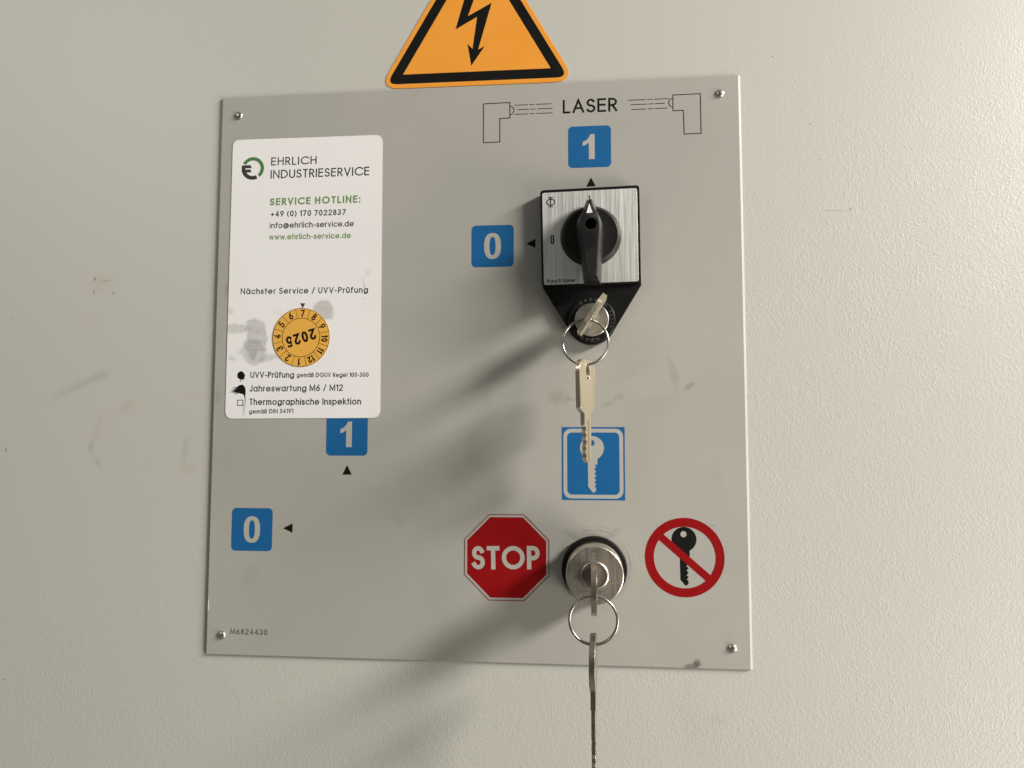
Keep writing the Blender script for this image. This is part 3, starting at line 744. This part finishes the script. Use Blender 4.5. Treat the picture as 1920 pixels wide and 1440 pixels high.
mb.flat([o_top, hole], 0, lift=zt)
vs = [(x, y, zt(x, y)) for x, y in o_top] + [(x, y, zt(x, y) - .35) for x, y in o_e] + [(x, y, 9.9) for x, y in o_b]
fs = []
for k in range(2):
    for i in range(N):
        j = (i + 1) % N; fs.append((k * N + i, k * N + j, (k + 1) * N + j, (k + 1) * N + i))
mb.add(vs, fs)
mb.lathe((hx, hp(943, 730).y), [(2.75, zt(hx, hp(943, 730).y)), (2.7, ZH - 7)], 32, closed_end=False)
hd = mb.build('handle', M_HANDLE, sw, smooth=40)
mb = MB(); mb.lathe((hx, hp(943, 730).y), [(2.72, ZH - 6.5), (.05, ZH - 6.4)], 32); mb.build('screw_recess', M_VOID, hd)
mb = MB(); pm = [hp(921, 425), hp(968, 575), hp(882, 582)]
mb.flat([[(p.x + .0, p.y) for p in pm]], 0, lift=lambda x, y: zt(x, y) + .05); mb.build('pointer_mark', M_WHITE, hd)
# lock plate below
ZK = 5.0
lk = U(1109.6, 600, ZK + 1)
tail = [U(1016.6, 530, ZK), U(1202, 524, ZK), U(1202.5, 534, ZK)] + [(lk.x + 11.7 * math.cos(math.radians(a)), lk.y + 11.7 * math.sin(math.radians(a))) for a in [-25 - i * 6.5 for i in range(20)]] + [U(1018, 539.5, ZK)]
mb = MB(); mb.solid([tail], PT + .02, ZK); mb.build('lock_plate', M_BLACKP, sw, bevel=.4)
mb = MB(); mb.lathe(lk, [(11.3, ZK), (11.3, ZK + .9), (10.8, ZK + 1.4), (8.6, ZK + 1.4), (8.4, ZK + .8)], 80, closed_end=False)
lr = mb.build('lock_ring', M_BLACKP, sw, smooth=35)
mb = MB()
for word, a0 in (('OPEN', -118), ('ÖFFNEN', 122)):
    for i, ch in enumerate(word):
        top = a0 > 60
        ang = math.radians(a0 + (i * 15 if not top else -i * 15)); d = Vector((math.cos(ang), math.sin(ang)))
        o = d if a0 >= 0 else -d; t = Vector((o.y, -o.x)); ctr = Vector((lk.x, lk.y)) + d * 9.7
        lettering(mb, ch, ctr - o * .75 - t * .6, ctr - o * .75 + t * .6, 1.5, .26, ZK + 1.44)
for k_ in range(5):
    ang = math.radians(24 - 11 * k_); d = Vector((math.cos(ang), math.sin(ang))); ctr = Vector((lk.x, lk.y))
    ribbon(mb, [ctr + d * 9.2, ctr + d * 10.2], .14, lambda a, b: (a, b), ZK + 1.44)
mb.build('embossed_lettering', plain('lighter_black_plastic', (.075, .072, .068, 1), .35), lr)  # raised letters coloured lighter than the ring they stand on
mb = MB(); mb.lathe(lk, [(8.15, ZK + .4), (8.15, ZK + 2.6), (7.8, ZK + 2.95), (7.2, ZK + 2.9)], 72); lbo = mb.build('lock_barrel', M_BARREL, sw, smooth=35)

# ------------------------------------------------------------------ key switch (cylinder lock)
ZQ = 20.0
kc2 = U(1115, 1079.0, ZQ)
kq = empty('key_switch', (kc2.x, kc2.y, PT), 'round metal key switch with black collar, between the stop and no key signs', 'key switch')
mb = MB(); mb.lathe(kc2, [(15.5, PT + .02), (15.5, 3.2), (14.9, 4.0), (13.4, 4.0)], 96); mb.build('collar', M_BLACKP, kq, smooth=35)
mb = MB(); mb.lathe(kc2, [(13.2, 3.9), (13.2, ZQ - .55), (13.05, ZQ - .2), (12.75, ZQ), (6.4, ZQ)], 112, closed_end=False); bz = mb.build('bezel', M_BEZEL, kq, smooth=25)
mb = MB(); mb.lathe(kc2, [(6.35, ZQ - .6), (6.35, ZQ + .45), (5.9, ZQ + .75), (5.5, ZQ + .6), (5.35, ZQ - .5)], 72, closed_end=False); rm = mb.build('lock_rim', M_BARREL, kq, smooth=40)
mb = MB(); mb.lathe(kc2, [(5.4, ZQ - .8), (5.3, ZQ - .3), (.05, ZQ - .3)], 48); mb.build('lock_core', M_SLOT, kq, smooth=40)
mb = MB(); c = U(1113.6, 1038.5, ZQ); ribbon(mb, circle(c, 1.5, 36), .24, lambda a, b: (a, b), ZQ + .03, True)
for x, y, r in ((1101, 1112, 1.2), (1129, 1112, 1.2), (1096, 1121, 1.0), (1127, 1122, 1.0)):
    c = U(x, y, ZQ); ribbon(mb, arc(c.x, c.y, r, r * .7, 30, 150), .14, lambda a, b: (a, b), ZQ + .03)
mb.build('engraved_marks', plain('engraved_metal', (.80, .76, .68, 1), .25, 1.0), bz)

# ------------------------------------------------------------------ keys and rings
def make_key(name, X, label, bow, hole, blade, metal, thick=2.1):
    """flat key: X maps key coordinates (u along the length, v across, t through the thickness) to panel mm"""
    o = empty(name, X(Vector((0, 0, 0))), label, 'key', 'keys in and below the two locks')
    mb = MB(); mb.solid([bow, hole], -thick / 2, thick / 2, X); mb.build('bow', metal, o, smooth=40, bevel=.22)
    if blade:
        mb = MB()
        for poly, t in blade: mb.solid([poly], -t / 2, t / 2, X)
        mb.build('blade', metal, o, bevel=.06)
    return o
def blade_bands(u0, u1, vs, vt, teeth_side, cuts, tip=3.0):
    """three lengthwise bands: toothed edge, milled groove (thinner), spine"""
    g0, g1 = vs + (vt - vs) * .34, vs + (vt - vs) * .52
    s = 1 if vt > vs else -1
    edge = [(u0, g1)] + [(u0, vt)]
    for u, d in cuts: edge.append((u, vt - s * d))
    edge += [(u1 - tip * .6, vt - s * 1.6), (u1, g1 + s * .3), (u1, g1)]
    spine = [(u0, vs), (u0, g0), (u1 - .3, g0), (u1 - tip, vs)]
    gro = [(u0, g0), (u0, g1), (u1 - .1, g1), (u1 - .3, g0)]
    return [(edge, 1.9), (gro, 1.0), (spine, 1.9)]
TEETH = [(2, 0), (3.2, 1.6), (4.4, 1.6), (5.6, .5), (6.4, 1.9), (7.6, 1.9), (8.8, .7), (9.8, 2.3), (11, 2.3), (12.2, 1.0), (13, 1.7), (14.2, 1.7), (15.4, .6), (16.4, 2.0), (17.6, 2.0), (18.8, 1.2)]
def axes_map(o, u, v, t):
    o, u, v, t = Vector(o), Vector(u).normalized(), Vector(v).normalized(), Vector(t).normalized()
    return lambda p: o + u * p.x + v * p.y + t * p.z
def coil(name, c, R_, nrm_x, nrm_y, label, tw=0.0, wire=.6):
    """split ring of two turns in the plane spanned by nrm_x and nrm_y"""
    ax, ay = Vector(nrm_x).normalized(), Vector(nrm_y).normalized(); az = ax.cross(ay)
    pth = []
    n = 150
    for i in range(n + 1):
        t = i / n; a = tw + 2 * PI * 1.93 * t
        pth.append(Vector(c) + ax * R_ * math.cos(a) + ay * R_ * math.sin(a) + az * (t - .5) * 1.15)
    o = MB(); o.tube(pth, wire, 10)
    b = o.build(name, M_RING, None, smooth=60, origin=c)
    return tag(b, label, 'key ring', 'split rings holding the keys')

# key turned in the lock of the rotary switch: seen end on, leaning to the right
th = math.radians(34.5)
v1 = Vector((math.sin(th), math.cos(th), 0)); t1 = Vector((math.cos(th), -math.sin(th), 0))
ax1 = Vector((0.0, -.04, 1)).normalized()
X1 = axes_map((lk.x, lk.y, ZK + 2.95), ax1, v1, t1)
BOW1 = rounded([(5.5, -5), (5.5, 5), (7.5, 10.4), (24.5, 10.4), (28, 6), (28, -6), (24.5, -10.4), (7.5, -10.4)], 2.4, 5)
make_key('key', X1, 'nickel key inserted in the lock below the rotary switch, seen edge on at a slant', BOW1, rrect(19.0, -1.5, 25.2, 1.5, 1.45, 6), [([(-2.4, -3.9), (5.9, -3.9), (5.9, 3.9), (-2.4, 3.9)], 1.9)], M_NICKEL)
# key hanging from the ring below it, three quarter turned
r1c = Vector((U(1097.5, 641.5, 27)[0], U(1097.5, 641.5, 27)[1], 27)); r1R = 10.35
coil('key_ring', r1c, r1R, (1, 0, .06), (0, 1, -.06), 'steel split ring linking the two keys at the rotary switch', 2.4)
thb = math.radians(69.0)
k2 = U(1100, 675, 28)
vv = Vector((math.cos(thb), 0, -math.sin(thb))); tt = Vector((math.sin(thb), 0, math.cos(thb)))
X2 = axes_map((k2.x - .6, k2.y, 27.5), (.004, -1, -.02), -vv, tt)
BOW2 = rounded([(0, -10), (0, 10), (22.3, 9.2), (24.5, 4.0), (24.5, -3.9), (21.5, -8.8)], [6, 6, 2.2, 1, 1, 4], 10)
make_key('key', X2, 'nickel key hanging turned to show its face in front of the blue key sign', BOW2, rrect(2.2, -2.6, 8.8, 1.9, 2.2, 6), [([(24.2, -4.2), (24.2, 4.2), (27.5, 4.2), (27.5, -4.2)], 2.0)] + blade_bands(27.5, 46.2, -4.0, 4.2, 1, [(27.5 + a * .92, b * 1.1) for a, b in TEETH]), M_NICKEL)
# key in the round key switch, upright and edge on
X3 = axes_map((kc2.x - .55, kc2.y, ZQ - .3), (.0, -.06, 1), (0, 1, .06), (1, 0, 0))
BOW3 = [(20 + 12 * math.cos(a), -.7 + 11.6 * math.sin(a)) for a in [2 * PI * i / 72 for i in range(72)]]
make_key('key', X3, 'metal key inserted upright in the round key switch, seen edge on', BOW3, circle((28.4, 0), 2.2, 24), [([(-3, -4.2), (8.9, -4.2), (8.9, 4.2), (-3, 4.2)], 2.0)], M_WORNKEY, thick=2.4)
r2c = Vector((U(1112.7, 1163, 48)[0], U(1112.7, 1163, 48)[1], 48)); r2R = 9.95
coil('key_ring', r2c, r2R, (1, 0, 0), (0, 1, 0), 'steel split ring linking the two keys at the round key switch', 3.6)
k4 = U(1112.5, 1188.6, 48.5)
tw4 = math.radians(86)
vv = Vector((math.cos(tw4), 0, -math.sin(tw4))); tt = Vector((math.sin(tw4), 0, math.cos(tw4)))
X4 = axes_map((k4.x, k4.y, 48.0), (0, -1, 0), -vv, tt)
BOW4 = [(11.8 - 11.8 * math.cos(a), 11.6 * math.sin(a)) for a in [2 * PI * i / 72 for i in range(72)]]
make_key('key', X4, 'metal key hanging edge on from the lower ring, its blade running off below the panel', BOW4, circle((3.9, 0), 2.2, 24), [([(22.6, -4.6), (22.6, 4.6), (29.5, 4.6), (29.5, -4.6)], 2.1)] + [(p, t * .85) for p, t in blade_bands(29.5, 62, -4.2, 4.2, 1, [(41.5, 0), (42.2, 3.0), (43.2, 2.6), (44, .4)] + [(43 + a * 1.05, b) for a, b in TEETH])], M_WORNKEY, thick=2.4)
